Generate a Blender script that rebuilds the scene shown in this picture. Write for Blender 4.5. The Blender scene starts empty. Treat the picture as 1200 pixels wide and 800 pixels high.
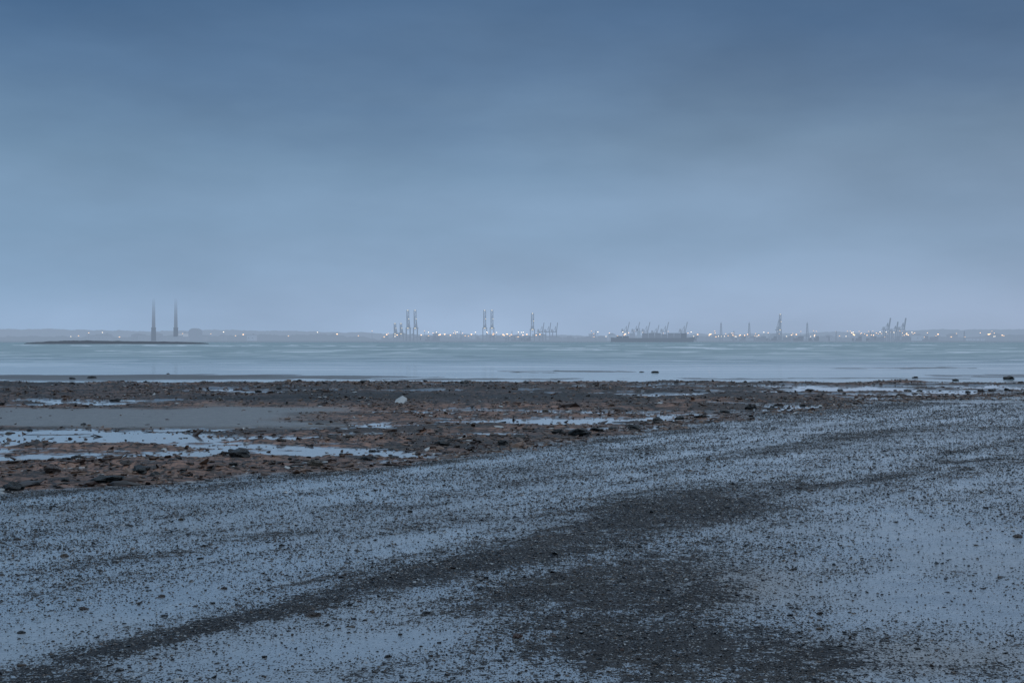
import bpy, math, random, time
import numpy as np
from mathutils import Vector, noise as mnoise
T0=time.time()
random.seed(7); rng=np.random.default_rng(11)
F=1666.7; CH=1.65; V0=400.0
scene=bpy.context.scene
scene.view_settings.view_transform='Standard'
scene.view_settings.look='None'; scene.view_settings.exposure=0
col=scene.collection

# ------------------------------------------------------------ noise helpers
def _h(ix,iy,seed):
    n=(ix.astype(np.int64)*374761393+iy.astype(np.int64)*668265263+seed*1442695041)&0xffffffff
    n=((n^(n>>13))*1274126177)&0xffffffff
    n=(n^(n>>16))&0xffffff
    return n/float(0xffffff)
def vn(x,y,seed=0):
    fx=np.floor(x); fy=np.floor(y); tx=x-fx; ty=y-fy
    tx=tx*tx*(3-2*tx); ty=ty*ty*(3-2*ty)
    a=_h(fx,fy,seed); b=_h(fx+1,fy,seed); c=_h(fx,fy+1,seed); d=_h(fx+1,fy+1,seed)
    return (a*(1-tx)+b*tx)*(1-ty)+(c*(1-tx)+d*tx)*ty
def fbm(x,y,s,octv=4,seed=0,sy=None):
    sy=sy or s; r=0; a=1; t=0; x=x/s; y=y/sy
    for i in range(octv):
        c,sn=math.cos(0.6*i+.3),math.sin(0.6*i+.3)
        if s==sy: xx=x*c-y*sn; yy=x*sn+y*c
        else: xx=x; yy=y
        r=r+a*(vn(xx+17.3*i,yy-9.1*i,seed+i)-.5)*2; t+=a; a*=.5; x=x*2.03; y=y*2.03
    return r/t
def ss(x,a,b):
    t=np.clip((x-a)/(b-a),0,1); return t*t*(3-2*t)
def blob(u,v,cu,cv,ru,rv,rot=0.0):
    c,s=math.cos(rot),math.sin(rot); du=u-cu; dv=v-cv
    a=(du*c+dv*s)/ru; b=(-du*s+dv*c)/rv
    return np.exp(-(a*a+b*b)**1.5)
B1u=[-400,0,130,250,400,500,600,700,800,900,1000,1100,1200,1700]
B1v=[602,580,571,558,550,537,522,513,501,486,476,470,465,452]

# ------------------------------------------------------------ terrain fields
def fields(x,y):
    yv=np.maximum(y,0.5)
    wx=fbm(x,y,2.2,5,3)*0.06*yv; wy=fbm(x,y,2.0,5,9)*0.05*yv
    ys=np.maximum(yv+wy,0.5)
    u=np.clip(600+F*(x+wx)/ys,-2500,3700); v=V0+F*CH/ys
    b1=np.interp(u,B1u,B1v)
    beach=ss(v-b1,-3,3)
    off=1-ss(v,446.5,449.5)
    reef=np.clip(1-beach-off,0,1)
    # --- gravel density
    cu=[-300,0,100,250,400,550,700,900,1110,1200]
    cv=[840,782,758,724,694,662,628,590,552,540]
    hw=[16,20,23,28,38,54,56,38,17,.5]
    cl=np.interp(u,cu,cv); w=np.interp(u,cu,hw)
    G=0.36+0*u
    G=np.maximum(G,0.85*np.exp(-(np.abs(v-cl)/w)**1.5))
    G=np.maximum(G,0.72*blob(u,v,690,705,270,85))
    G=np.maximum(G,0.76*blob(u,v,820,765,320,70,.08))
    G=np.maximum(G,0.74*blob(u,v,1120,792,300,32))
    G=np.maximum(G,0.80*blob(u,v,600,828,460,30))
    G=np.maximum(G,0.82*blob(u,v,30,798,150,36))
    G=np.maximum(G,0.62*blob(u,v,420,622,300,14,-.12))
    G=np.maximum(G,0.58*blob(u,v,130,660,200,12,-.1))
    G=np.maximum(G,0.54*blob(u,v,960,520,240,8,-.1))
    G=np.maximum(G,0.56*blob(u,v,560,585,280,8,-.1))
    up=np.exp(-((v-b1-3)/8)**2); G=np.maximum(G,0.56*up)
    wp1=np.maximum(blob(u,v,1120,638,200,40,.1),blob(u,v,1150,706,140,28))
    wetp=np.maximum(wp1,0.8*blob(u,v,380,756,230,20,-.1))
    wetp=np.maximum(wetp,0.4*blob(u,v,60,700,160,26,-.1))
    G=G*(1-0.58*wetp-.2*wp1)
    a_=x*.59+y*.81; b_=-x*.81+y*.59
    st=fbm(a_,b_,3.0,6,23,.42); patch=fbm(x,y,.6,5,21)
    G=np.clip(G+(st*.95+patch*0.5)*(0.18+.6*G)*(1-.6*wp1),0,1)
    drysand=np.maximum(blob(u,v,850,690,120,30),blob(u,v,1080,765,190,24))*(1-G*.4)
    # --- heights
    hb=0.012*fbm(x,y,2.5,4,31)+0.015*G+0.006*fbm(x,y,.3,4,33)
    rid=fbm(x,y,3.8,5,41,1.3); fine=fbm(x,y,.35,4,43); mid=fbm(x,y,1.2,4,47,.6)
    rr_=fbm(x,y,9,5,49,1.8)
    r1=ss(v,449,453)*(1-ss(v,np.interp(u,[0,600,1000,1200],[474,474,462,458]),np.interp(u,[0,600,1000,1200],[482,480,467,463])))
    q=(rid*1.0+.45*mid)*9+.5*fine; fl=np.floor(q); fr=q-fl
    ter=(fl+ss(fr,0,.14))/9; edge_shade=1-ss(np.abs(fr-.07),.06,.24)
    hr=0.034+0.12*ter+.02*fine+.012*mid
    hr1=0.030+0.12*ter+0.03*fine+.02*mid+.13*rr_+.11*blob(u,v,470,467,270,4)-.03*ss(u,800,1200)
    hr=hr*(1-r1)+hr1*r1
    hr=hr*(.25+.75*ss(b1-v,0,16))
    s1=(1-ss(u,330,450))*ss(v,478,481)*(1-ss(v,501,505))
    hr=hr*(1-s1)+(.045+.006*fine)*s1
    pm=np.maximum.reduce([
        blob(u,v,-20,522,135,14,-.08), blob(u,v,-300,525,260,22), .9*blob(u,v,120,506,100,2.4,-.02),
        blob(u,v,865,476,85,2.1)*1.2, blob(u,v,1015,462,60,1.6),
        .8*blob(u,v,535,513,34,1.8), .6*blob(u,v,665,489,26,1.2), .9*blob(u,v,140,551,24,4),
        .6*blob(u,v,390,527,26,1.8),.6*blob(u,v,250,456,50,1.2)])
    hr=hr-0.072*pm*(1-s1*.5)+.05*pm*fine+.022*blob(u,v,470,497,150,12)
    lvl=0.010
    poolr=ss(lvl-hr,-0.002,0.004)*ss(b1-v,2,8)
    hr=np.maximum(hr,lvl)
    ho=-0.03+0.03*fbm(x,y,30,4,51,7)+.008*fbm(x,y,5,3,53,1.5)
    bars=np.maximum.reduce([blob(u,v,150,442,390,4.0),blob(u,v,-500,442,400,4.5),0.9*blob(u,v,680,435.5,110,1.3),
         .55*blob(u,v,1050,431,160,.9),.75*blob(u,v,560,444,200,1.8),.6*blob(u,v,900,443,220,1.0),0.6*blob(u,v,1300,440,260,2)])
    ho=ho+0.07*bars
    ho=np.where(v<424,-.25,ho)
    h=beach*hb+reef*hr+off*ho
    return dict(u=u,v=v,beach=beach,off=off,reef=reef,G=G,wetp=wetp,wp1=wp1,h=h,pool=poolr*reef,r1=r1*reef,s1=s1*reef,edge_shade=edge_shade*reef*(1-s1),ter=ter,
                dry=drysand,mid=mid,fine=fine,rid=rid,bars=bars,b1=b1,st=st,rr=rr_)

# ------------------------------------------------------------ shader helpers
def newmat(name):
    m=bpy.data.materials.new(name); m.use_nodes=True
    nt=m.node_tree; nt.nodes.clear()
    out=nt.nodes.new('ShaderNodeOutputMaterial'); return m,nt,out
def N(nt,t): return nt.nodes.new(t)
def M(nt,op,a,b=None,c=None,clamp=False):
    n=nt.nodes.new('ShaderNodeMath'); n.operation=op; n.use_clamp=clamp
    for i,x in enumerate((a,b,c)):
        if x is None: continue
        if isinstance(x,(int,float)): n.inputs[i].default_value=x
        else: nt.links.new(x,n.inputs[i])
    return n.outputs[0]
def MIX(nt,f,a,b,bt='MIX'):
    n=nt.nodes.new('ShaderNodeMix'); n.data_type='RGBA'; n.blend_type=bt; n.clamp_factor=True
    for i,x in ((0,f),(6,a),(7,b)):
        if isinstance(x,(int,float)): n.inputs[i].default_value=x
        elif isinstance(x,(tuple,list)): n.inputs[i].default_value=tuple(x)+((1,) if len(x)==3 else ())
        else: nt.links.new(x,n.inputs[i])
    return n.outputs[2]
def NOISE(nt,vec,scale,detail=4,rough=.55):
    n=nt.nodes.new('ShaderNodeTexNoise'); n.inputs['Scale'].default_value=scale
    n.inputs['Detail'].default_value=detail; n.inputs['Roughness'].default_value=rough
    nt.links.new(vec,n.inputs['Vector']); return n.outputs['Fac']
def RANGE(nt,x,a,b,c=0,d=1):
    n=nt.nodes.new('ShaderNodeMapRange'); nt.links.new(x,n.inputs[0])
    for i,q in zip((1,2,3,4),(a,b,c,d)): n.inputs[i].default_value=q
    return n.outputs[0]
def AT(nt,name,o='Fac',t='GEOMETRY'):
    n=nt.nodes.new('ShaderNodeAttribute'); n.attribute_name=name; n.attribute_type=t; return n.outputs[o]

# ------------------------------------------------------------ ground sheet
def polar(angs,rs):
    A,R=np.meshgrid(angs,rs); return R*np.sin(A),R*np.cos(A)
def gridmesh(name,X,Y,Z):
    nr,nc=X.shape
    me=bpy.data.meshes.new(name)
    co=np.stack([X,Y,Z],-1).reshape(-1,3).astype(np.float32)
    i=np.arange(nr-1)[:,None]*nc+np.arange(nc-1)[None,:]
    q=np.stack([i,i+1,i+nc+1,i+nc],-1).reshape(-1,4)
    me.vertices.add(len(co)); me.vertices.foreach_set('co',co.ravel())
    me.loops.add(q.size); me.loops.foreach_set('vertex_index',q.ravel().astype(np.int32))
    me.polygons.add(len(q)); me.polygons.foreach_set('loop_start',(np.arange(len(q))*4).astype(np.int32))
    me.polygons.foreach_set('loop_total',np.full(len(q),4,np.int32))
    me.polygons.foreach_set('use_smooth',np.ones(len(q),bool))
    me.update(calc_edges=True); return me
def fattr(me,name,a):
    at=me.attributes.new(name,'FLOAT','POINT'); at.data.foreach_set('value',a.ravel().astype(np.float32))
def cattr(me,name,rgb):
    at=me.attributes.new(name,'FLOAT_COLOR','POINT')
    c=np.concatenate([rgb.reshape(-1,3),np.ones((rgb.size//3,1))],1); at.data.foreach_set('color',c.ravel().astype(np.float32))
dense=np.radians(np.arange(-23,23.001,.065))
side=np.radians(np.concatenate([np.arange(23.3,35,.4),np.arange(35,90,2.5),np.arange(90,180.1,6)]))
side[-1]=math.pi
angs=np.concatenate([-side[::-1],dense,side])
vr=np.concatenate([np.arange(830,580,-1.3),np.arange(580,421,-.45)])
rs=np.concatenate([np.linspace(.2,6.2,24),CH*F/(vr-V0),[140,170,220,400,1000,3000,9000]])
X,Y=polar(angs,rs)
fd=fields(X,Y)
Z=fd['h'].copy()
def c3(r,g,b): return np.array([r,g,b])
one=np.ones(X.shape+(1,))
tn=fbm(X,Y,.8,5,61)[...,None]; tb=fbm(X,Y,3.5,4,67)[...,None]; tf=fbm(X,Y,.25,3,69)[...,None]
sandb=c3(.27,.275,.28)*one*(1-.15*tn)
dr=fd['dry'][...,None]*.5
beachc=sandb*(1-dr)+c3(.15,.13,.11)*dr
reefc=c3(.25,.13,.085)*one*(1+.45*tn+.5*tf)+c3(.05,.022,.012)*fd['ter'][...,None]
weed=ss(tn*.8+tb,-.02,.2); reefc=reefc*(1-.85*weed)+c3(.028,.023,.020)*.85*weed
ed_shade=fd['edge_shade'][...,None]*.9; reefc=reefc*(1-ed_shade)+c3(.010,.009,.009)*ed_shade  # shade of the steep ledge faces painted into the rock colour along step edges
nearb=np.exp(-np.maximum(fd['b1']-fd['v'],0)/8)[...,None]*(.5+.5*ss(tb,-.2,.3))
reefc=reefc*(1-.85*nearb)+c3(.022,.021,.022)*.85*nearb
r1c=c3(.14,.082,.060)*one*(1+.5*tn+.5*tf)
dk=np.clip((1-ss(fd['v'],452,456))*.6+np.exp(-((fd['v']-470)/4)**2)*ss(fd['u'],150,260)*.95,0,1)[...,None]  # dark far rim, plus a band that paints the ledge's shadow into the colour
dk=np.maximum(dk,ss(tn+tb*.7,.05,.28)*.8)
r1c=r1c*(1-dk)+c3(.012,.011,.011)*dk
r1c=r1c*(1-ed_shade)+c3(.009,.008,.008)*ed_shade
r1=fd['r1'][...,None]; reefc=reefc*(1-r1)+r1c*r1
s1=fd['s1'][...,None]; reefc=reefc*(1-s1)+c3(.17,.15,.13)*s1
pool=fd['pool'][...,None]; reefc=reefc*(1-.6*pool)+c3(.20,.20,.20)*.6*pool
offc=c3(.14,.13,.125)*one*(1+.15*tb)
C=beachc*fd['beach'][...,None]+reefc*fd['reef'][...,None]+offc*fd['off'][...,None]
wet=fd['beach']*np.clip(1.0-.5*fd['dry'],0,1)
film=ss(fbm(X,Y,1.6,5,71),-.4,.2)
wet=wet*(.85+.15*film)
wet=wet+fd['reef']*(.12+.2*fd['s1'])*(1-fd['pool'])+fd['off']*.75*(1-.8*np.clip(fd['bars'],0,1))
grav=fd['beach']*fd['G']
me=gridmesh('ground',X,Y,Z)
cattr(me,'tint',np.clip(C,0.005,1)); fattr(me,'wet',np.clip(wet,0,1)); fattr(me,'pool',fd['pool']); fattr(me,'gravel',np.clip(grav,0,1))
fattr(me,'rock',fd['reef']*(1-fd['s1'])*(1-fd['pool']))
ground=bpy.data.objects.new('ground',me); col.objects.link(ground)
ground['kind']='structure'; ground['label']='wet pebbly beach with rocky tidal reef and sand flats'; ground['category']='beach'
m,nt,out=newmat('wet_beach')
tc=N(nt,'ShaderNodeTexCoord').outputs['Object']
tint=AT(nt,'tint','Color'); wt=AT(nt,'wet'); pl=AT(nt,'pool'); gv=AT(nt,'gravel'); rk=AT(nt,'rock')
n1=NOISE(nt,tc,30,5,.75); n2=NOISE(nt,tc,6,6,.7); n0=NOISE(nt,tc,.8,4,.6)
vor=N(nt,'ShaderNodeTexVoronoi'); vor.inputs['Scale'].default_value=66; vor.inputs['Randomness'].default_value=1
nt.links.new(tc,vor.inputs['Vector'])
sep=nt.nodes.new('ShaderNodeSeparateColor'); nt.links.new(vor.outputs['Color'],sep.inputs[0])
spk=M(nt,'LESS_THAN',sep.outputs[0],M(nt,'MULTIPLY',gv,.95))
spk=M(nt,'MULTIPLY',spk,M(nt,'LESS_THAN',vor.outputs['Distance'],.42))
spkF=M(nt,'MULTIPLY',spk,M(nt,'GREATER_THAN',gv,.02))
dk_=M(nt,'ADD',gv,M(nt,'ADD',M(nt,'MULTIPLY',M(nt,'SUBTRACT',n2,.5),1.9),M(nt,'MULTIPLY',M(nt,'SUBTRACT',n1,.5),2.6)))
dkm=M(nt,'MULTIPLY',RANGE(nt,dk_,.62,.74),M(nt,'GREATER_THAN',gv,.02))
mpv=N(nt,'ShaderNodeMapping'); mpv.inputs['Scale'].default_value=(1.6,3.2,2); nt.links.new(tc,mpv.inputs['Vector'])
wv=nt.nodes.new('ShaderNodeVectorMath'); wv.operation='ADD'; nt.links.new(mpv.outputs[0],wv.inputs[0])
nz3=nt.nodes.new('ShaderNodeTexNoise'); nz3.inputs['Scale'].default_value=3; nt.links.new(tc,nz3.inputs['Vector'])
sc3=nt.nodes.new('ShaderNodeVectorMath'); sc3.operation='SCALE'; sc3.inputs['Scale'].default_value=.7; nt.links.new(nz3.outputs['Color'],sc3.inputs[0]); nt.links.new(sc3.outputs[0],wv.inputs[1])
cr_=N(nt,'ShaderNodeTexVoronoi'); cr_.feature='DISTANCE_TO_EDGE'; cr_.inputs['Scale'].default_value=1.0; nt.links.new(wv.outputs[0],cr_.inputs['Vector'])
crk=M(nt,'MULTIPLY',RANGE(nt,cr_.outputs['Distance'],.02,.10,1,0),rk)
br=M(nt,'MULTIPLY',RANGE(nt,n1,.3,.7,.6,1.4),RANGE(nt,n2,.3,.7,.75,1.25))
cc=nt.nodes.new('ShaderNodeVectorMath'); cc.operation='SCALE'; nt.links.new(tint,cc.inputs[0]); nt.links.new(br,cc.inputs['Scale'])
stone=MIX(nt,sep.outputs[1],(.004,.005,.007),(.032,.031,.033))
stone=MIX(nt,M(nt,'GREATER_THAN',sep.outputs[2],.94),stone,(.42,.42,.41))
shing=MIX(nt,RANGE(nt,n0,.42,.62),(.010,.011,.014),(.034,.028,.023))
base=MIX(nt,M(nt,'MULTIPLY',dkm,.94),cc.outputs[0],shing)
base=MIX(nt,M(nt,'MULTIPLY',spkF,.9),base,stone)
base=MIX(nt,M(nt,'MULTIPLY',crk,.85),base,(.012,.010,.009))
w2=M(nt,'MULTIPLY',wt,M(nt,'SUBTRACT',1,M(nt,'MULTIPLY',spkF,.95)))
w2=M(nt,'MULTIPLY',w2,M(nt,'SUBTRACT',1,M(nt,'MULTIPLY',dkm,.95)))
w2=M(nt,'MAXIMUM',w2,pl)
p=N(nt,'ShaderNodeBsdfPrincipled')
nt.links.new(base,p.inputs['Base Color'])
nt.links.new(RANGE(nt,w2,0,1,.7,.25),p.inputs['Roughness'])
nt.links.new(RANGE(nt,w2,0,1,.10,.4),p.inputs['Specular IOR Level'])
nt.links.new(w2,p.inputs['Coat Weight'])
nt.links.new(RANGE(nt,w2,0,1,.25,.06),p.inputs['Coat Roughness'])
p.inputs['Coat IOR'].default_value=4.2
bh=M(nt,'ADD',M(nt,'MULTIPLY',n1,.010),M(nt,'MULTIPLY',spkF,.006))
bh=M(nt,'ADD',bh,M(nt,'MULTIPLY',NOISE(nt,tc,90,3,.6),.003))
bh=M(nt,'SUBTRACT',bh,M(nt,'MULTIPLY',crk,.03))
bs=M(nt,'MULTIPLY',bh,RANGE(nt,w2,0,1,1,.18)); bs=M(nt,'MULTIPLY',bs,M(nt,'SUBTRACT',1,M(nt,'MULTIPLY',pl,.97)))
bp=N(nt,'ShaderNodeBump'); bp.inputs['Strength'].default_value=.8; bp.inputs['Distance'].default_value=1
nt.links.new(bs,bp.inputs['Height']); nt.links.new(bp.outputs[0],p.inputs['Normal']); nt.links.new(bp.outputs[0],p.inputs['Coat Normal'])
nt.links.new(p.outputs[0],out.inputs[0]); me.materials.append(m)

# ------------------------------------------------------------ sea
vs=np.concatenate([np.arange(452,402.2,-.35),np.arange(402.1,400.9,-.1)])
rs2=np.concatenate([CH*F/(vs-V0),[3300,3800,6000,12000]])
da=np.radians(np.arange(-23,23.001,.1)); angs2=np.concatenate([-side[::-1],da,side])
X2,Y2=polar(angs2,rs2)
R2=np.hypot(X2,Y2)
amp=ss(R2,120,420)*.12*(1-ss(R2,900,2000))
Z2=amp*(fbm(X2,Y2,26,4,81,7)+.3*fbm(X2,Y2,9,3,83,3))
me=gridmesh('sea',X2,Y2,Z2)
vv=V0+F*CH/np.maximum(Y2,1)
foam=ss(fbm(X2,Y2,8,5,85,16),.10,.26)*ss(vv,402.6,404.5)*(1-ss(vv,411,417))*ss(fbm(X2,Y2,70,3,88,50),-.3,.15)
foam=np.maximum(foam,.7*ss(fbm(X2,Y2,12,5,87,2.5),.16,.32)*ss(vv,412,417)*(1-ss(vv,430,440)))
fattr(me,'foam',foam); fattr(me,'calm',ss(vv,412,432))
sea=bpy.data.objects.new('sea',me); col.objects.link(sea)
sea['kind']='structure'; sea['label']='shallow grey-teal sea with small breaking ripples'; sea['category']='sea'
m,nt,out=newmat('sea_water')
tc=N(nt,'ShaderNodeTexCoord').outputs['Object']
mp=N(nt,'ShaderNodeMapping'); mp.inputs['Scale'].default_value=(.3,.5,1); nt.links.new(tc,mp.inputs['Vector'])
a=NOISE(nt,mp.outputs[0],1.2,5,.6)
mp2=N(nt,'ShaderNodeMapping'); mp2.inputs['Scale'].default_value=(.08,.12,1); nt.links.new(tc,mp2.inputs['Vector'])
b=NOISE(nt,mp2.outputs[0],1,6,.7)
calm=AT(nt,'calm'); fo=AT(nt,'foam')
p=N(nt,'ShaderNodeBsdfPrincipled')
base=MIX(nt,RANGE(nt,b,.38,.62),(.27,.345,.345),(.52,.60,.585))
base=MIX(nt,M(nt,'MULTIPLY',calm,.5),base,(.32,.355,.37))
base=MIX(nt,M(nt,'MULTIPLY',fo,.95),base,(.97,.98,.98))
nt.links.new(base,p.inputs['Base Color'])
nt.links.new(RANGE(nt,calm,0,1,.38,.12),p.inputs['Roughness']); p.inputs['IOR'].default_value=1.33
bp=N(nt,'ShaderNodeBump'); bp.inputs['Distance'].default_value=.35
nt.links.new(RANGE(nt,calm,0,1,.45,.06),bp.inputs['Strength'])
nt.links.new(M(nt,'ADD',a,M(nt,'MULTIPLY',b,1.5)),bp.inputs['Height']); nt.links.new(bp.outputs[0],p.inputs['Normal'])
nt.links.new(p.outputs[0],out.inputs[0]); me.materials.append(m)

# ------------------------------------------------------------ gravel (stuff), one mesh of many small stones
import bmesh
def stone_mat(name,a,b,brown,rough,bc,spec=.5):
    m,nt,out=newmat(name)
    oi=AT(nt,'rnd')
    base=MIX(nt,oi,a,b)
    fr=M(nt,'FRACT',M(nt,'MULTIPLY',oi,37.7))
    base=MIX(nt,M(nt,'LESS_THAN',fr,brown),base,bc)
    base=MIX(nt,M(nt,'GREATER_THAN',fr,.955),base,(.44,.43,.41))
    p=N(nt,'ShaderNodeBsdfPrincipled'); nt.links.new(base,p.inputs['Base Color']); p.inputs['Roughness'].default_value=rough
    p.inputs['Specular IOR Level'].default_value=spec
    nt.links.new(p.outputs[0],out.inputs[0]); return m
gm=stone_mat('wet_gravel',(.003,.004,.006),(.022,.024,.028),.18,.26,(.07,.048,.034),.28)
rm=stone_mat('reef_stone',(.012,.010,.009),(.11,.062,.045),.35,.5,(.17,.095,.06),.35)
def template(sub,nvar,amp):
    bm=bmesh.new(); bmesh.ops.create_icosphere(bm,subdivisions=sub,radius=1)
    V=np.array([q.co[:] for q in bm.verts]); Fc=np.array([[q.index for q in f.verts] for f in bm.faces]); bm.free()
    r=np.random.default_rng(5)
    return np.stack([V*(1+amp*r.uniform(-1,1,(len(V),1)))*(1+amp*.5*r.uniform(-1,1,(1,3))) for _ in range(nvar)]),Fc
OV=np.array([[1,0,0],[-1,0,0],[0,1,0],[0,-1,0],[0,0,1],[0,0,-1]],float); OF=np.array([[0,2,4],[2,1,4],[1,3,4],[3,0,4],[2,0,5],[1,2,5],[3,1,5],[0,3,5]])
r_=np.random.default_rng(9); OT=np.stack([OV*(1+.35*r_.uniform(-1,1,(6,1)))+.25*r_.uniform(-1,1,(6,3)) for _ in range(24)])
IT,IF=template(1,24,.33)
def stones(name,groups,mat,label,cat):
    allv=[];allf=[];allr=[];off=0
    for (T,Fc,xs,ys,zs,rad,flat,asp) in groups:
        n=len(xs)
        if not n: continue
        sc=np.stack([rad*rng.uniform(asp[0],asp[1],n),rad*rng.uniform(.6,1.1,n),rad*rng.uniform(flat[0],flat[1],n)],1)
        V=T[rng.integers(0,len(T),n)]*sc[:,None,:]
        tx=rng.normal(0,.22,n)[:,None]; ty=rng.normal(0,.22,n)[:,None]; yaw=rng.uniform(0,6.28,n)[:,None]
        x,y,z=V[...,0],V[...,1],V[...,2]
        y,z=y*np.cos(tx)-z*np.sin(tx),y*np.sin(tx)+z*np.cos(tx)
        x,z=x*np.cos(ty)-z*np.sin(ty),x*np.sin(ty)+z*np.cos(ty)
        x,y=x*np.cos(yaw)-y*np.sin(yaw),x*np.sin(yaw)+y*np.cos(yaw)
        V=np.stack([x+xs[:,None],y+ys[:,None],z+zs[:,None]],-1)
        k=T.shape[1]
        allv.append(V.reshape(-1,3).astype(np.float32)); allf.append((Fc[None]+(np.arange(n)*k)[:,None,None]+off).reshape(-1,3).astype(np.int32))
        allr.append(np.repeat(rng.random(n),len(Fc)).astype(np.float32)); off+=n*k
    V=np.concatenate(allv); Fq=np.concatenate(allf); R=np.concatenate(allr)
    me=bpy.data.meshes.new(name); me.vertices.add(len(V)); me.vertices.foreach_set('co',V.ravel())
    me.loops.add(Fq.size); me.loops.foreach_set('vertex_index',Fq.ravel())
    me.polygons.add(len(Fq)); me.polygons.foreach_set('loop_start',(np.arange(len(Fq))*3).astype(np.int32)); me.polygons.foreach_set('loop_total',np.full(len(Fq),3,np.int32))
    me.polygons.foreach_set('use_smooth',np.zeros(len(Fq),bool))
    me.update(calc_edges=True)
    at=me.attributes.new('rnd','FLOAT','FACE'); at.data.foreach_set('value',R)
    me.materials.append(mat); ob=bpy.data.objects.new(name,me); col.objects.link(ob)
    ob['kind']='stuff'; ob['label']=label; ob['category']=cat; return ob
def sample(n,r0,r1,ang,pw):
    r=np.linspace(r0,r1,2000); pdf=r*np.where(r<10,1,(10/r)**pw); c=np.cumsum(pdf); c/=c[-1]
    rr=np.interp(rng.random(n),c,r); aa=np.radians(rng.uniform(-ang,ang,n)); return rr*np.sin(aa),rr*np.cos(aa),rr
xs,ys,rr=sample(1050000,6.4,40,21.5,1.35)
f2=fields(xs,ys)
cl=ss(fbm(xs,ys,.28,4,95),-.5,.3)
pr=f2['beach']*np.clip(f2['G'],.04,1)**1.1*(.5+.6*cl)*(1-.5*f2['wp1'])
k=rng.random(len(xs))<pr*.9
xs,ys,rr=xs[k],ys[k],rr[k]; hz=f2['h'][k]
rad=.0035*(rr/7)**.5*np.exp(rng.normal(0,.46,len(xs)))
rad=np.minimum(rad,.026)
zz_=hz+rad*.1; nr=(rr<9.5)
print('GRAVEL',len(xs))
stones('gravel',[(IT,IF,xs[nr],ys[nr],zz_[nr],rad[nr],(.3,.65),(.75,1.6)),(OT,OF,xs[~nr],ys[~nr],zz_[~nr],rad[~nr]*1.15,(.3,.6),(.75,1.6))],gm,'dark wet pebbles scattered over shining sand','gravel')
xs,ys,rr=sample(240000,16,60,21.5,.3)
f3=fields(xs,ys)
near=np.exp(-np.maximum(f3['b1']-f3['v'],0)/9)
pr=f3['reef']*(1-f3['pool']*.8)*(1-f3['s1']*.985)*np.clip(.12+.6*ss(fbm(xs,ys,1.2,4,91),-.1,.3)+.7*near,0,1)
pr=pr*(1-f3['r1']*(1-ss(f3['rr'],-.15,.2))*.93)
k=rng.random(len(xs))<pr*.6
xs,ys=xs[k],ys[k]
rad=.022*np.exp(rng.normal(0,.5,len(xs)))
stones('reef_rubble',[(IT,IF,xs,ys,f3['h'][k]+rad*.05,rad,(.2,.5),(.9,2.4))],rm,'loose brown and dark stones covering the tidal reef','rubble')

# ------------------------------------------------------------ individual boulders and stones
def rockmesh(name,seed,mat,sub=3,flat=.6):
    bm=bmesh.new(); bmesh.ops.create_icosphere(bm,subdivisions=sub,radius=1)
    o=Vector((seed*7.1,seed*3.3,seed*1.7))
    for vt in bm.verts:
        c=vt.co.copy(); d=1+.6*mnoise.noise(c*.9+o)+.35*mnoise.noise(c*2.1+o)+.18*mnoise.noise(c*5+o)
        cell=mnoise.cell(c*1.6+o)*.15
        vt.co=Vector((c.x*d*(1+cell),c.y*d*.85,c.z*d*flat))
    me=bpy.data.meshes.new(name); bm.to_mesh(me); bm.free()
    me.polygons.foreach_set('use_smooth',np.zeros(len(me.polygons),bool)); me.materials.append(mat); return me
def rockmat(name,a,b,rough=.5,weed=.4):
    m,nt,out=newmat(name); tc=N(nt,'ShaderNodeTexCoord').outputs['Object']
    nz=NOISE(nt,tc,2.2,6,.65); n2=NOISE(nt,tc,9,5,.7)
    base=MIX(nt,RANGE(nt,nz,.35,.65),a,b)
    base=MIX(nt,RANGE(nt,n2,.45,.6,0,weed),base,(.02,.022,.014))
    p=N(nt,'ShaderNodeBsdfPrincipled'); nt.links.new(base,p.inputs['Base Color']); p.inputs['Roughness'].default_value=rough
    p.inputs['Coat Weight'].default_value=.1; p.inputs['Coat Roughness'].default_value=.2
    bp=N(nt,'ShaderNodeBump'); bp.inputs['Distance'].default_value=.12; nt.links.new(n2,bp.inputs['Height']); nt.links.new(bp.outputs[0],p.inputs['Normal'])
    nt.links.new(p.outputs[0],out.inputs[0]); return m
mdark=rockmat('weedy_rock',(.007,.008,.008),(.024,.021,.018)); mtan=rockmat('tan_rock',(.16,.11,.075),(.26,.19,.13),weed=.2)
mred=rockmat('red_rock',(.13,.05,.03),(.2,.085,.05),weed=.1); mbrown=rockmat('brown_rock',(.08,.045,.03),(.14,.08,.05),weed=.3)
mats={'d':mdark,'t':mtan,'r':mred,'b':mbrown}
variants={kk:[rockmesh('rock_'+kk,i+1+ord(kk),mm,3,.36+.1*(i%3)) for i in range(6)] for kk,mm in mats.items()}
lab={'d':'dark seaweed-covered boulder on the wet reef','t':'pale tan rounded rock among darker stones','r':'reddish brown stone on wet gravel','b':'brown barnacled rock on the tidal reef'}
plab={'d':'dark grey beach stone on wet sand','t':'pale tan stone lying on wet gravel','r':'reddish brown stone lying on dark gravel','b':'brown beach stone on wet sand'}
def inv(u,v,z=0):
    y=F*(CH-z)/(v-V0); return (u-600)/F*y,y
PUT=[]
def put(name,u,v,wpx,kk,label,cat,group,i): PUT.append((name,u,v,wpx,kk,label,cat,group,i))
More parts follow.
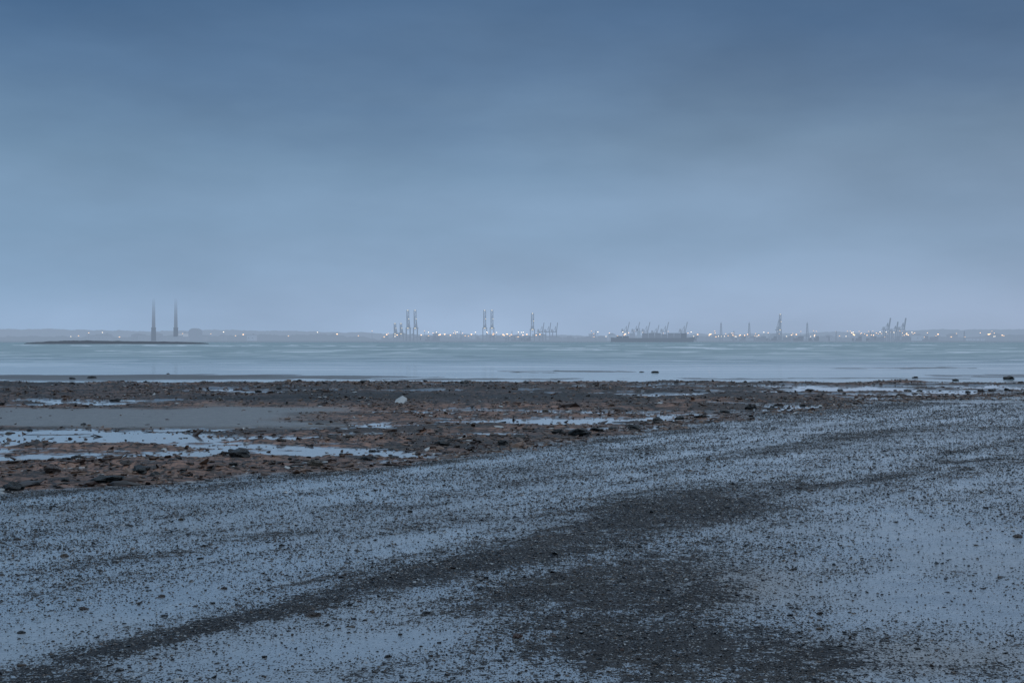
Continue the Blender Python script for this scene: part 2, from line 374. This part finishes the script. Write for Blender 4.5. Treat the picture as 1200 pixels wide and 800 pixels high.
def flush():
    P=np.array([inv(q[1],q[2]) for q in PUT]); H=fields(P[:,0],P[:,1])['h']
    for (name,u,v,wpx,kk,label,cat,group,i),(x,y),h in zip(PUT,P,H):
        s=wpx/2*y/F; h=float(h); h=max(h,0) if v<448 else h
        o=bpy.data.objects.new(name,variants[kk][i%6]); col.objects.link(o)
        o.location=(x,y,h+s*.06); o.scale=(s*random.uniform(.85,1.05),s*random.uniform(.7,1.1),s*random.uniform(.6,1.0))
        o.rotation_euler=(random.uniform(-.2,.2),random.uniform(-.2,.2),random.uniform(0,6.28))
        o['label']=label; o['category']=cat; o['group']=group
B=[(85,445,9,'d'),(108,444,10,'d'),(430,450,15,'d'),(463,450,12,'d'),(380,451,9,'d'),(545,450,12,'d'),(575,452,8,'d'),(617,450,8,'d'),
(700,452,9,'d'),(752,436,6,'d'),(767,436.5,9,'d'),(1182,444,15,'d'),(1072,443,7,'d'),(1120,446,10,'d'),(880,480,18,'d'),(125,566,38,'d'),
(165,556,26,'d'),(182,560,18,'d'),(280,540,30,'d'),(262,538,16,'b'),(370,548,22,'t'),(340,551,14,'d'),(678,511,32,'d'),(655,509,20,'d'),(699,507,18,'d'),(745,503,20,'d'),
(770,494,18,'d'),(820,491,16,'d'),(850,484,16,'d'),(590,523,16,'d'),(640,515,14,'b'),(197,438,4,'d'),(350,449,7,'d'),(240,450,7,'d'),
(60,558,22,'b'),(15,575,30,'d'),(40,571,22,'d'),(205,549,16,'b'),(430,540,16,'d'),(460,537,14,'d'),(520,527,18,'d'),(555,524,14,'b'),(610,517,16,'d'),
(720,505,14,'d'),(795,492,12,'d'),(905,480,12,'d'),(940,476,10,'d'),(985,459,9,'d'),(150,553,18,'b'),(410,515,14,'t'),(505,496,10,'b'),(330,520,12,'b'),
(0,478,12,'d'),(98,500,9,'d'),(135,470,14,'d'),(90,540,14,'d'),(35,505,8,'d')]
i=0
for (u,v,w,kk) in B:
    put('boulder',u,v,w,kk,lab[kk],'rock','boulders on the tidal reef',i); i+=1
for _ in range(230):
    u=random.uniform(-150,1350); b1=np.interp(u,B1u,B1v); t=random.random()
    if t<.5: v=b1-abs(random.gauss(0,9))-1; w=random.uniform(5,14)*max(.5,(b1-400)/170)
    elif t<.7: v=random.gauss(449.5,1.2); w=random.uniform(3,7)
    else: v=random.uniform(455,b1); w=random.uniform(4,11)
    if v<446: v=449
    kk=random.choice('ddddbbt' if t>.5 else 'dddddddb')
    if u<430 and 476<v<506: continue
    put('boulder',u,v,w,kk,lab[kk],'rock','boulders on the tidal reef',i); i+=1
S=[(607,748,13,'r'),(98,714,13,'b'),(367,722,22,'b'),(75,652,14,'t'),(1192,629,14,'b'),(530,668,10,'b'),(212,609,8,'t'),(20,632,8,'b'),(262,690,10,'b'),
(830,539,9,'t'),(645,630,7,'t'),(330,640,7,'d'),(480,600,7,'d'),(150,615,7,'d'),(560,705,9,'b'),(455,770,10,'d'),(700,735,9,'t'),(770,780,10,'d'),(930,668,7,'d'),
(985,640,6,'d'),(1050,612,5,'d'),(235,655,8,'d'),(310,770,9,'d'),(190,700,9,'b'),(500,720,9,'d'),(876,700,8,'b'),(1075,760,9,'d'),(690,585,6,'t'),(440,575,7,'d'),(905,560,6,'b'),(960,720,8,'b'),(25,742,11,'d')]
for (u,v,w,kk) in S:
    put('beach_stone',u,v,w,kk,plab[kk],'stone','larger stones on the beach',i); i+=1
for _ in range(150):
    v=400+ (400*random.random()**.8+0); u=random.uniform(-80,1280)
    if v<np.interp(u,B1u,B1v)+6 or (u>880 and 590<v<735): continue
    kk=random.choice('dddddbbtr' if random.random()<.6 else 'ddddddb'); w=random.uniform(3.5,7)*(.5+.6*(v-460)/340)
    put('beach_stone',u,v,w,kk,plab[kk],'stone','larger stones on the beach',i); i+=1
flush()
def weedmesh(seed):
    r=random.Random(seed); vs=[];fs=[]
    for s in range(16):
        a=r.uniform(0,6.28); p=Vector((r.gauss(0,.25),r.gauss(0,.12),.05)); L=r.randint(4,8)
        for j in range(L+1):
            w=.035*(1-.6*j/L); n=Vector((-math.sin(a),math.cos(a),r.uniform(-.4,.4)))*w
            q=p+Vector((0,0,.05*math.sin(j*1.3+s))); vs+= [q+n,q-n]
            if j: b=len(vs)-4; fs.append((b,b+1,b+3,b+2))
            a+=r.gauss(0,.45); p=p+Vector((math.cos(a),math.sin(a)*.8,0))*.13
    me=bpy.data.meshes.new('seaweed_clump'); me.from_pydata([tuple(q) for q in vs],[],fs); me.materials.append(mbrown); return me
for j,(u,v,w) in enumerate([(1115,672,40),(1000,697,26),(1143,603,26),(700,770,30),(240,712,22),(905,628,18)]):
    x,y=inv(u,v); o=bpy.data.objects.new('seaweed_clump',weedmesh(j)); col.objects.link(o)
    h=float(fields(np.array([x]),np.array([y]))['h'][0]); s=w/2*y/F; o.location=(x,y,h+.01); o.scale=(s,s,s*.5)
    o['label']='small brown seaweed scrap washed up on wet sand'; o['category']='seaweed'; o['group']='seaweed scraps on the beach'

# ------------------------------------------------------------ far shore
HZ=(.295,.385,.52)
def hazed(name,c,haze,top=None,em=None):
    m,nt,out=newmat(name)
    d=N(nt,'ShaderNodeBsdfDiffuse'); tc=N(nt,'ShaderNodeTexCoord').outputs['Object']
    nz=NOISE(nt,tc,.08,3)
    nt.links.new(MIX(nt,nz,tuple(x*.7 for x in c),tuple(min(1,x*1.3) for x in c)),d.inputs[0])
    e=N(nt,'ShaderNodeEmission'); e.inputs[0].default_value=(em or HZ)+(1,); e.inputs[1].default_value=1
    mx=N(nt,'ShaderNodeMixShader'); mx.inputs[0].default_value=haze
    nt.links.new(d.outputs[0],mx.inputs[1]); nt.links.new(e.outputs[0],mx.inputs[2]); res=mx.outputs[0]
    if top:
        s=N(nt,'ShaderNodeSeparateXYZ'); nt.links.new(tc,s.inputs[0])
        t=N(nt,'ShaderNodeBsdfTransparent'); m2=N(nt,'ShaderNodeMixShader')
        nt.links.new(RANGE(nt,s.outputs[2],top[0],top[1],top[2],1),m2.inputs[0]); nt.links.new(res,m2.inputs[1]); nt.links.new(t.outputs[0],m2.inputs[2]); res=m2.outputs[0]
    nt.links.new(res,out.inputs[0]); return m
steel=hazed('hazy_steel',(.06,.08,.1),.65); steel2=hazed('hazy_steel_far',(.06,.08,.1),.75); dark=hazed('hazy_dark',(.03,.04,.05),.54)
whitem=hazed('hazy_white',(.9,.9,.9),.6); glowm=hazed('hazy_glow_wall',(.9,.9,.9),.7,em=(.35,.43,.55)); concrete=hazed('hazy_concrete',(.35,.35,.34),.70); roofm=hazed('hazy_roof',(.15,.15,.16),.72)  # boiler house wall gets an added glow to look paler, no floodlight there
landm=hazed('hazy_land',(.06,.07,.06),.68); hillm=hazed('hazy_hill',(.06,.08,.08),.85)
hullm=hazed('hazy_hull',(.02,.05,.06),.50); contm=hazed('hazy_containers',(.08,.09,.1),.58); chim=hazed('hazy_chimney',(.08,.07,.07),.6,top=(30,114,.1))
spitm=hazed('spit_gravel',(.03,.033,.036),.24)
def lampmat(nm,c,s):
    m,nt,out=newmat(nm); e=N(nt,'ShaderNodeEmission'); e.inputs[0].default_value=c; e.inputs[1].default_value=s; nt.links.new(e.outputs[0],out.inputs[0]); return m
lampm=lampmat('lit_lamp',(1,.66,.40,1),2.3); lampw=lampmat('lit_lamp_white',(1,.88,.70,1),2.3); lampd=lampmat('lit_lamp_dim',(1,.72,.52,1),1.1)
class MB:
    def __init__(s): s.v=[];s.f=[];s.m=[]
    def beam(s,p,q,w,w2=None,mi=0,d=None):
        p=Vector(p);q=Vector(q); a=(q-p).normalized(); up=Vector((0,1,0)) if abs(a.y)<.9 else Vector((0,0,1))
        x=a.cross(up).normalized(); y=a.cross(x).normalized(); d=d or w; w2=w2 or w; k=w2/w; b=len(s.v)
        for c,g in ((p,1),(q,k)):
            for sx,sy in ((-1,-1),(1,-1),(1,1),(-1,1)): s.v.append(tuple(c+x*sx*w/2*g+y*sy*d/2*g))
        for fc in ((0,3,2,1),(4,5,6,7),(0,1,5,4),(1,2,6,5),(2,3,7,6),(3,0,4,7)): s.f.append(tuple(b+i for i in fc)); s.m.append(mi)
    def box(s,cx,cy,z0,sx,sy,sz,mi=0): s.beam((cx,cy,z0),(cx,cy,z0+sz),sx,None,mi,sy)
    def cyl(s,cx,cy,z0,r0,r1,h,n=16,mi=0):
        b=len(s.v)
        for z,r in ((z0,r0),(z0+h,r1)):
            for i in range(n): s.v.append((cx+r*math.cos(6.2832*i/n),cy+r*math.sin(6.2832*i/n),z))
        for i in range(n): s.f.append((b+i,b+(i+1)%n,b+n+(i+1)%n,b+n+i)); s.m.append(mi)
        s.f.append(tuple(b+n+i for i in range(n))); s.m.append(mi); s.f.append(tuple(b+n-1-i for i in range(n))); s.m.append(mi)
    def prism(s,poly,y0,y1,mi=0):
        b=len(s.v); n=len(poly)
        for y in(y0,y1):
            for x,z in poly: s.v.append((x,y,z))
        for i in range(n): s.f.append((b+i,b+(i+1)%n,b+n+(i+1)%n,b+n+i)); s.m.append(mi)
        s.f.append(tuple(b+i for i in range(n))[::-1]); s.m.append(mi); s.f.append(tuple(b+n+i for i in range(n))); s.m.append(mi)
    def mesh(s,name,mats):
        me=bpy.data.meshes.new(name); me.from_pydata(s.v,[],s.f)
        for mm in mats: me.materials.append(mm)
        me.polygons.foreach_set('material_index',s.m); me.update(); return me
def obj(name,me,loc=(0,0,0),parent=None,**k):
    o=bpy.data.objects.new(name,me); col.objects.link(o); o.location=loc
    if parent: o.parent=parent
    for a,b in k.items(): o[a]=b
    return o
D=3700.; mpx=D/F
def PX(u,d=D): return (u-600)/F*d
QZ=3.0
b=MB(); nseg=120
xs_=[PX(-700+2600*i/nseg) for i in range(nseg+1)]
poly=[(xs_[0],-1)]+[(x,QZ+1.2*mnoise.noise(Vector((x*.004,1,2)))) for x in xs_]+[(xs_[-1],-1)]
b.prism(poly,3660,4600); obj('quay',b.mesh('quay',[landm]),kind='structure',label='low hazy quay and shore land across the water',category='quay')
def ridge(name,dist,f,mat,jag,label,seed,kind='structure',th=400):
    n=1400; v=[];fc=[]
    for i in range(n+1):
        u=-700+2600*i/n; x=PX(u,dist); h=f(u)*dist/F + jag*(1.6*mnoise.noise(Vector((x*.006,seed,7)))+mnoise.noise(Vector((x*.02,seed,0)))+.7*mnoise.noise(Vector((x*.07,seed,3)))+.5*mnoise.noise(Vector((x*.2,seed,3))))
        h=max(h,2); v+=[(x,dist-60,-2),(x,dist,h),(x,dist+th,h*.8)]
        if i: q=3*i; fc+=[(q-3,q,q+1,q-2),(q-2,q+1,q+2,q-1)]
    me=bpy.data.meshes.new(name); me.from_pydata(v,[],fc); me.materials.append(mat); return obj(name,me,kind=kind,label=label,category='hill' if kind=='structure' else 'trees')
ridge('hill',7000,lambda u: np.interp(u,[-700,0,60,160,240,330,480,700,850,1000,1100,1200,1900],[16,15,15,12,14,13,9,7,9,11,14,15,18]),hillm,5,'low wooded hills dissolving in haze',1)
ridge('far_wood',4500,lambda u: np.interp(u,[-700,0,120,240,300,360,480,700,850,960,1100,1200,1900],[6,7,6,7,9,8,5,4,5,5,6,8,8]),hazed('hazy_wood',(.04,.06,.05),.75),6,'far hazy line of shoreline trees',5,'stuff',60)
n=160; v=[];fc=[]
d0=930.
for i in range(n+1):
    t=i/n; x=PX(28+217*t,d0); sn=max(0,math.sin(math.pi*t)); pr=(sn**.35)*(.85+.35*math.exp(-((t-.25)/.2)**2)); h=2.1*pr+.35*mnoise.noise(Vector((x*.2,0,0)))*pr+.2*mnoise.noise(Vector((x*1.1,4,0)))*pr
    wd=14*sn**.5+.5
    v+=[(x,d0-wd,-.3),(x,d0-wd*.5,h*.75),(x,d0,h),(x,d0+wd,h*.7),(x,d0+2*wd,-.3)]
    if i:
        for j in range(4): q=5*i+j; fc.append((q-5,q,q+1,q-4))
me=bpy.data.meshes.new('spit'); me.from_pydata(v,[],fc); me.materials.append(spitm)
obj('spit',me,kind='structure',label='low dark gravel spit lying in the shallow sea',category='spit')

def lampmesh(h,mm,s):
    b=MB(); b.cyl(0,0,0,.9,.45,h,8,0); b.cyl(0,0,h-1.2,.6*s,2.0*s,1.1*s,10,1); b.cyl(0,0,h-1.2+1.1*s,2.0*s,.7*s,.9*s,10,1); b.box(0,0,0,3,3,1,0)
    return b.mesh('high_mast_lamp',[steel2,mm])
lm=[lampmesh(h,mm,s) for h,mm,s in ((16,lampm,1.),(20,lampd,.9),(24,lampw,.8),(18,lampm,1.2),(27,lampd,.8),(13,lampw,.7),(11,lampd,1.3),(14,lampd,1.1),(22,lampm,.7))]
us=[83,92,104,120,140,205,214,247,262,276,285,338,372,395,420,436]
for a_,b_,n_ in ((1000,1178,15),(830,1000,13),(440,700,12),(700,830,8)):
    for _ in range(n_):
        c=random.uniform(a_,b_)
        for __ in range(random.randint(2,8)): us.append(c+random.gauss(0,6))
for j,u in enumerate(us[:295]):
    dd=random.uniform(3690,3950); o=obj('high_mast_lamp',random.choice(lm),(PX(u,dd),dd,QZ-.3),label='tall mast lamp glowing warm over the hazy port',category='lamp',group='lit mast lamps along the port')
lampg=lampmat('crane_work_light',(1,.88,.62,1),1.2)
def crane_up(w,H):
    f=MB(); y0,y1=0,22; hp=H*.42
    for x in(-w/2,w/2):
        for y in(y0,y1): f.beam((x,y,0),(x,y,hp),1.8)
        f.beam((x,y0,hp*.35),(x,y1,hp*.35),1.5); f.beam((x,y0,hp),(x,y1+18,hp),2.2)
        f.beam((x,y0,hp*.35),(x,y1,hp),1.0)
        f.beam((x*.7,y0+3,hp),(x*.35,y0+5,H*.82),1.5); f.beam((x*.35,y0+5,H*.82),(x*.7,y1+16,hp),1.0)
    for z in(hp*.35,hp): 
        for y in(y0,y1): f.beam((-w/2,y,z),(w/2,y,z),1.8)
    g=MB(); bw=w*.28
    for x in(-bw,bw): g.beam((x,-1,hp),(x,-4,H),1.6)
    nn=9
    for i in range(nn+1):
        z=hp+(H-hp)*i/nn; y=-1-3*i/nn; g.beam((-bw,y,z),(bw,y,z),1.0)
        if i<nn: g.beam((-bw if i%2 else bw,y,z),(bw if i%2 else -bw,y-.33,z+(H-hp)/nn),.7)
    h=MB(); h.box(0,24,hp+1.3,w*.6,12,6); h.prism([(-w*.3,hp+7.3),(w*.3,hp+7.3),(0,hp+9)],18,30)
    c=MB(); c.box(0,3,hp-5,3,4,3.8); c.box(0,3,hp-1.2,1,1,1)
    res=[('portal_frame',f,[steel]),('boom',g,[steel]),('machinery_house',h,[concrete]),('cab',c,[whitem])]
    for a in ((0,-4.5,H-1,2.2,2,1.4),(bw,-4.5,hp+(H-hp)*.5,1.4,2,1.4),(0,-2,hp-1,w*.4,1,1.2)):
        l=MB(); l.box(*a); res.append(('work_light',l,[lampg]))
    return res
def crane_side(w,H,ang,m0):
    f=MB(); hp=H*.5
    for y in(0,16):
        for x in(-w/2,w/2): f.beam((x,y,0),(x,y,hp),1.8)
        f.beam((-w/2,y,hp*.4),(w/2,y,hp*.4),1.4)
        f.beam((-w*1.05,y,hp),(w/2,y,hp),2.2); f.beam((w*.3,y,hp),(w*.3,8,H*.8),1.3); f.beam((w*.3,8,H*.8),(-w*.4,y,hp),.7)
    for x in(-w/2,w/2): f.beam((x,0,hp),(x,16,hp),1.6)
    g=MB(); L=(H-hp)/math.sin(ang); ex=w/2+L*math.cos(ang)
    for y in(5,11): g.beam((w/2,y,hp),(ex,y,H),1.8)
    for i in range(7):
        t=i/6; g.beam((w/2+(ex-w/2)*t,5,hp+(H-hp)*t),(w/2+(ex-w/2)*t,11,hp+(H-hp)*t),1)
    h=MB(); h.box(-w*.7,8,hp+1.2,w*.45,8,5); h.box(-w*.7,8,hp+6.2,w*.3,5,1)
    return [('portal_frame',f,[m0]),('boom',g,[m0]),('machinery_house',h,[concrete])]
cache={}
def place_crane(key,parts_fn,u,d,label,flip=1):
    if key not in cache: cache[key]=[(n_,mb.mesh(n_,ms)) for n_,mb,ms in parts_fn()]
    e=obj('quay_crane',None,(PX(u,d),d,QZ-.2),label=label,category='crane',group='container cranes along the quay'); e.scale=(flip,1,1)
    for n_,me in cache[key]: obj(n_,me,parent=e)
up='tall container crane with boom raised upright, hazy, lit'
for u in (478,486.5,568,576.5): place_crane('A',lambda:crane_up(10,80),u,3700,up)
place_crane('A2',lambda:crane_up(11,72),624,3700,up); place_crane('A3',lambda:crane_up(8,70),914,3720,up)
place_crane('A4',lambda:crane_up(9,46),463,3720,up);place_crane('A4',None,470,3720,up)
sl='container crane with slanted raised boom on the quay'
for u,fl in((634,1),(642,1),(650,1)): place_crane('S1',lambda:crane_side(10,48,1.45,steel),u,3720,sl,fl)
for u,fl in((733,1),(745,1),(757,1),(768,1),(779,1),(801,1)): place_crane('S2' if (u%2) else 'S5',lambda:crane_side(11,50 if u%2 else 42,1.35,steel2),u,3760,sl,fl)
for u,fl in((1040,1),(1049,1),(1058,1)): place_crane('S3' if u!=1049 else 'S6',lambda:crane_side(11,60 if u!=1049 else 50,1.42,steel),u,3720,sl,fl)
def mastmesh(H,w):
    b=MB()
    for sx in(-1,1):
        for sy in(-1,1): b.beam((sx*w,sy*w,0),(sx*w*.35,sy*w*.35,H*.9),.9)
    for i in range(8):
        z=H*.9*i/8; k=w*(1-.65*i/8); k2=w*(1-.65*(i+1)/8); z2=H*.9*(i+1)/8
        b.beam((-k,-k,z),(k2,-k2,z2),.6); b.beam((-k,-k,z2),(k,-k,z2),.6); b.beam((-k,k,z2),(k,k,z2),.6)
    b.box(0,0,H*.9,w*1.3,w*1.3,1.2); b.beam((0,0,H*.9),(0,0,H),.9); return b.mesh('lattice_mast',[steel])
mm_=mastmesh(50,3.2)
for u in(845,878,946,540,698,510,600,860,980,1020,1130): 
    o=obj('lattice_mast',mm_,(PX(u,3705),3705,QZ-.2),label='slender lattice mast standing on the hazy quay',category='mast',group='lattice masts at the port')
    if u not in(845,878,946): o.scale=(.6,.6,.55)
for j,u in enumerate((180,206)):
    e=obj('chimney',None,(PX(u,3750),3750,QZ-.2),label='tall power station chimney vanishing into low cloud',category='chimney',group='power station chimneys')
    b=MB(); b.cyl(0,0,0,5.2,3.6,118,20)
    obj('shaft',b.mesh('shaft',[chim]),parent=e)
    b=MB(); b.cyl(0,0,0,6.4,6.0,34,16); b.cyl(0,0,34,6.6,6.6,1.5,16); obj('base_sleeve',b.mesh('base_sleeve',[dark]),parent=e)
wb=MB(); wb.box(0,0,0,2.6,.4,2.4); winme=wb.mesh('window',[roofm])
def building(name,u,w,h,d,mat,label,roof='flat',dep=40,win=True,cat='building'):
    e=obj(name,None,(PX(u,d),d,QZ-.2),label=label,category=cat)
    b=MB(); W=w*mpx; b.box(0,0,0,W,dep,h); obj('wall',b.mesh('wall',[mat]),parent=e)
    b=MB()
    if roof=='gable': b.prism([(-W/2-1,h),(W/2+1,h),(0,h+4)],-dep/2-1,dep/2+1)
    elif roof=='arch': b.prism([(-W/2*math.cos(math.pi*i/12)*1.0,h+.01+W*.35*math.sin(math.pi*i/12)) for i in range(13)],-dep/2,dep/2)
    else: b.box(0,0,h,W+1.5,dep+1.5,1.2); b.box(W*.2,0,h+1.2,W*.15,dep*.3,3)
    obj('roof',b.mesh('roof',[roofm if roof!='arch' else steel2]),parent=e)
    k=max(2,int(W/8))
    for i in range(k): obj('window',winme,(-W/2+W*(i+.5)/k,-dep/2-.1,h*.45),e)
    return e
building('turbine_hall',205,30,10,3700,concrete,'long hazy turbine hall under the chimneys')
building('boiler_house',215,9,20,3790,glowm,'pale hazy boiler house beside power station chimneys')
building('storage_shed',229,13,24,3800,steel2,'rounded-roof storage shed beside the power station','arch')
building('office_block',168,8,14,3780,concrete,'pale hazy office block near chimneys')
for j in range(50):
    u=random.choice([random.uniform(90,300),random.uniform(440,720),random.uniform(820,1180),random.uniform(440,1180)]); w=random.uniform(4,18); h=random.uniform(6,20)
    building('warehouse',u,w,h,3720+16*j,random.choice([concrete,whitem,roofm,concrete]),'low hazy warehouse behind the quay',random.choice(['flat','gable']))['group']='warehouses behind the quay'
stk=[]
for j in range(8):
    b=MB(); nc=random.randint(2,6)
    for i in range(nc):
        for t in range(random.randint(1,5)): b.box((i-nc/2)*6.4,0,t*2.6,6.1,12,2.61)
    stk.append(b.mesh('container_stack',[random.choice([contm,steel,roofm,steel2])]))
for j in range(90):
    u=random.choice([random.uniform(440,720),random.uniform(820,1100),random.uniform(440,1150)])
    obj('container_stack',random.choice(stk),(PX(u,3690),3690+random.uniform(-8,120),QZ-.3),label='stack of shipping containers standing on the hazy quay',category='containers',group='container stacks on the quay')
def ship(u0,u1,d,k,label):
    L=(u1-u0)/F*d; e=obj('container_ship',None,(PX((u0+u1)/2,d),d,0),label=label,category='ship')
    B=24; secs=[(-.5,.75,14*k),(-.46,.95,13*k),(-.3,1,12*k),(.3,1,12*k),(.42,.7,13*k),(.5,.05,16*k)]
    v=[];fc=[]
    for t,bw,h in secs:
        x=L*t; xb=x if t<.4 else L*(t-.03*(t-.4)*10)
        v+=[(xb,-B/2*bw*.8,-2),(x,-B/2*bw,h),(x,B/2*bw,h),(xb,B/2*bw*.8,-2)]
    for i in range(len(secs)-1):
        q=4*i
        for a,b_ in((0,1),(1,2),(2,3)): fc.append((q+a,q+4+a,q+4+b_,q+b_))
    fc+=[(0,1,2,3),(len(v)-1,len(v)-2,len(v)-3,len(v)-4)]
    me=bpy.data.meshes.new('hull'); me.from_pydata(v,[],fc); me.materials.append(hullm); obj('hull',me,parent=e)
    nb=11
    for i in range(nb):
        x=-L*.40+L*.76*i/(nb-1)
        if i==3: continue
        b=MB(); tiers=random.choice([3,5,6,7,9])*k
        for t in range(max(1,int(tiers))): b.box(x,0,12*k+t*2.5,L*.062,22-random.choice([0,0,2.5,5]),2.51)
        obj('container_stack',b.mesh('container_stack',[random.choice([contm,contm,steel2,hullm])]),parent=e)
    x=-L*.40+L*.76*3/(nb-1); b=MB(); b.box(x,0,12*k,L*.035,22,19*k); b.box(x,0,31*k,L*.03,28,3*k); obj('bridge_tower',b.mesh('bridge_tower',[whitem]),parent=e)
    b=MB(); b.box(x-4,0,34*k,4,6,5*k); b.beam((x+2,0,34*k),(x+2,0,42*k),1); obj('funnel',b.mesh('funnel',[dark]),parent=e)
ship(716,815,3560,.85,'dark container ship loaded with stacked containers at berth')

# ------------------------------------------------------------ world, light, camera
w=bpy.data.worlds.new('World'); scene.world=w; w.use_nodes=True; nt=w.node_tree; nt.nodes.clear()
out=nt.nodes.new('ShaderNodeOutputWorld'); bg=nt.nodes.new('ShaderNodeBackground')
g=nt.nodes.new('ShaderNodeTexCoord').outputs['Generated']
sp=nt.nodes.new('ShaderNodeSeparateXYZ'); nt.links.new(g,sp.inputs[0])
mp=nt.nodes.new('ShaderNodeMapping'); mp.inputs['Scale'].default_value=(2.2,2.2,8); mp.inputs['Rotation'].default_value=(0,.2,0); nt.links.new(g,mp.inputs[0])
n1=NOISE(nt,mp.outputs[0],1.4,6,.52)
mp=nt.nodes.new('ShaderNodeMapping'); mp.inputs['Scale'].default_value=(1.8,1.8,5); mp.inputs['Location'].default_value=(3,1,.4); mp.inputs['Rotation'].default_value=(0,-.25,0); nt.links.new(g,mp.inputs[0])
n2=NOISE(nt,mp.outputs[0],2.4,6,.52)
zz=M(nt,'ABSOLUTE',sp.outputs[2])
warp=M(nt,'MULTIPLY',M(nt,'SUBTRACT',n1,.5),M(nt,'MULTIPLY',M(nt,'MINIMUM',zz,.1),1.0))
zz=M(nt,'ADD',zz,warp)
cr=nt.nodes.new('ShaderNodeValToRGB'); nt.links.new(zz,cr.inputs[0])
def s2l(c): return tuple(((x/255)/12.92 if x/255<.04045 else ((x/255+.055)/1.055)**2.4) for x in c)
stops=[(0,(154,172,198)),(.02,(151,170,197)),(.045,(141,163,190)),(.07,(133,157,184)),(.10,(129,153,180)),(.13,(120,145,172)),(.18,(98,124,155)),(.235,(79,107,141)),(.31,(122,148,178)),(1,(180,198,218))]
el=cr.color_ramp.elements
for i,(pz,c) in enumerate(stops):
    q=el[i] if i<2 else el.new(pz)
    q.position=pz; q.color=s2l(c)+(1,)
cool=MIX(nt,RANGE(nt,sp.outputs[0],-.35,.35,0,1),(.91,1.0,1.03),(.99,.98,.97))
cc=MIX(nt,1.0,cr.outputs[0],cool,'MULTIPLY')
# soft paler patch of cloud over the port
gx=M(nt,'DIVIDE',M(nt,'SUBTRACT',sp.outputs[0],.03),.17); gz=M(nt,'DIVIDE',M(nt,'SUBTRACT',sp.outputs[2],.05),.09)
gl=M(nt,'EXPONENT',M(nt,'MULTIPLY',M(nt,'ADD',M(nt,'MULTIPLY',gx,gx),M(nt,'MULTIPLY',gz,gz)),-1.0))
gl=M(nt,'MULTIPLY',gl,M(nt,'GREATER_THAN',sp.outputs[1],0))
v_=nt.nodes.new('ShaderNodeVectorMath'); v_.operation='SCALE'; nt.links.new(cc,v_.inputs[0]); nt.links.new(M(nt,'MULTIPLY',RANGE(nt,n2,.3,.7,.89,1.11),M(nt,'ADD',1.0,M(nt,'MULTIPLY',gl,.09))),v_.inputs['Scale'])
nt.links.new(v_.outputs[0],bg.inputs[0]); bg.inputs[1].default_value=1; nt.links.new(bg.outputs[0],out.inputs[0])
sun=bpy.data.lights.new('sun','SUN'); sun.energy=.3; sun.angle=math.radians(40); sun.color=(.9,.95,1)
so=bpy.data.objects.new('sun',sun); col.objects.link(so); so.rotation_euler=(math.radians(-35),math.radians(10),0)
cam=bpy.data.cameras.new('camera'); cam.lens=50; cam.sensor_width=36; cam.clip_start=.1; cam.clip_end=30000
co=bpy.data.objects.new('camera',cam); col.objects.link(co); co.location=(0,0,CH); co.rotation_euler=(math.radians(90),0,0)
scene.camera=co
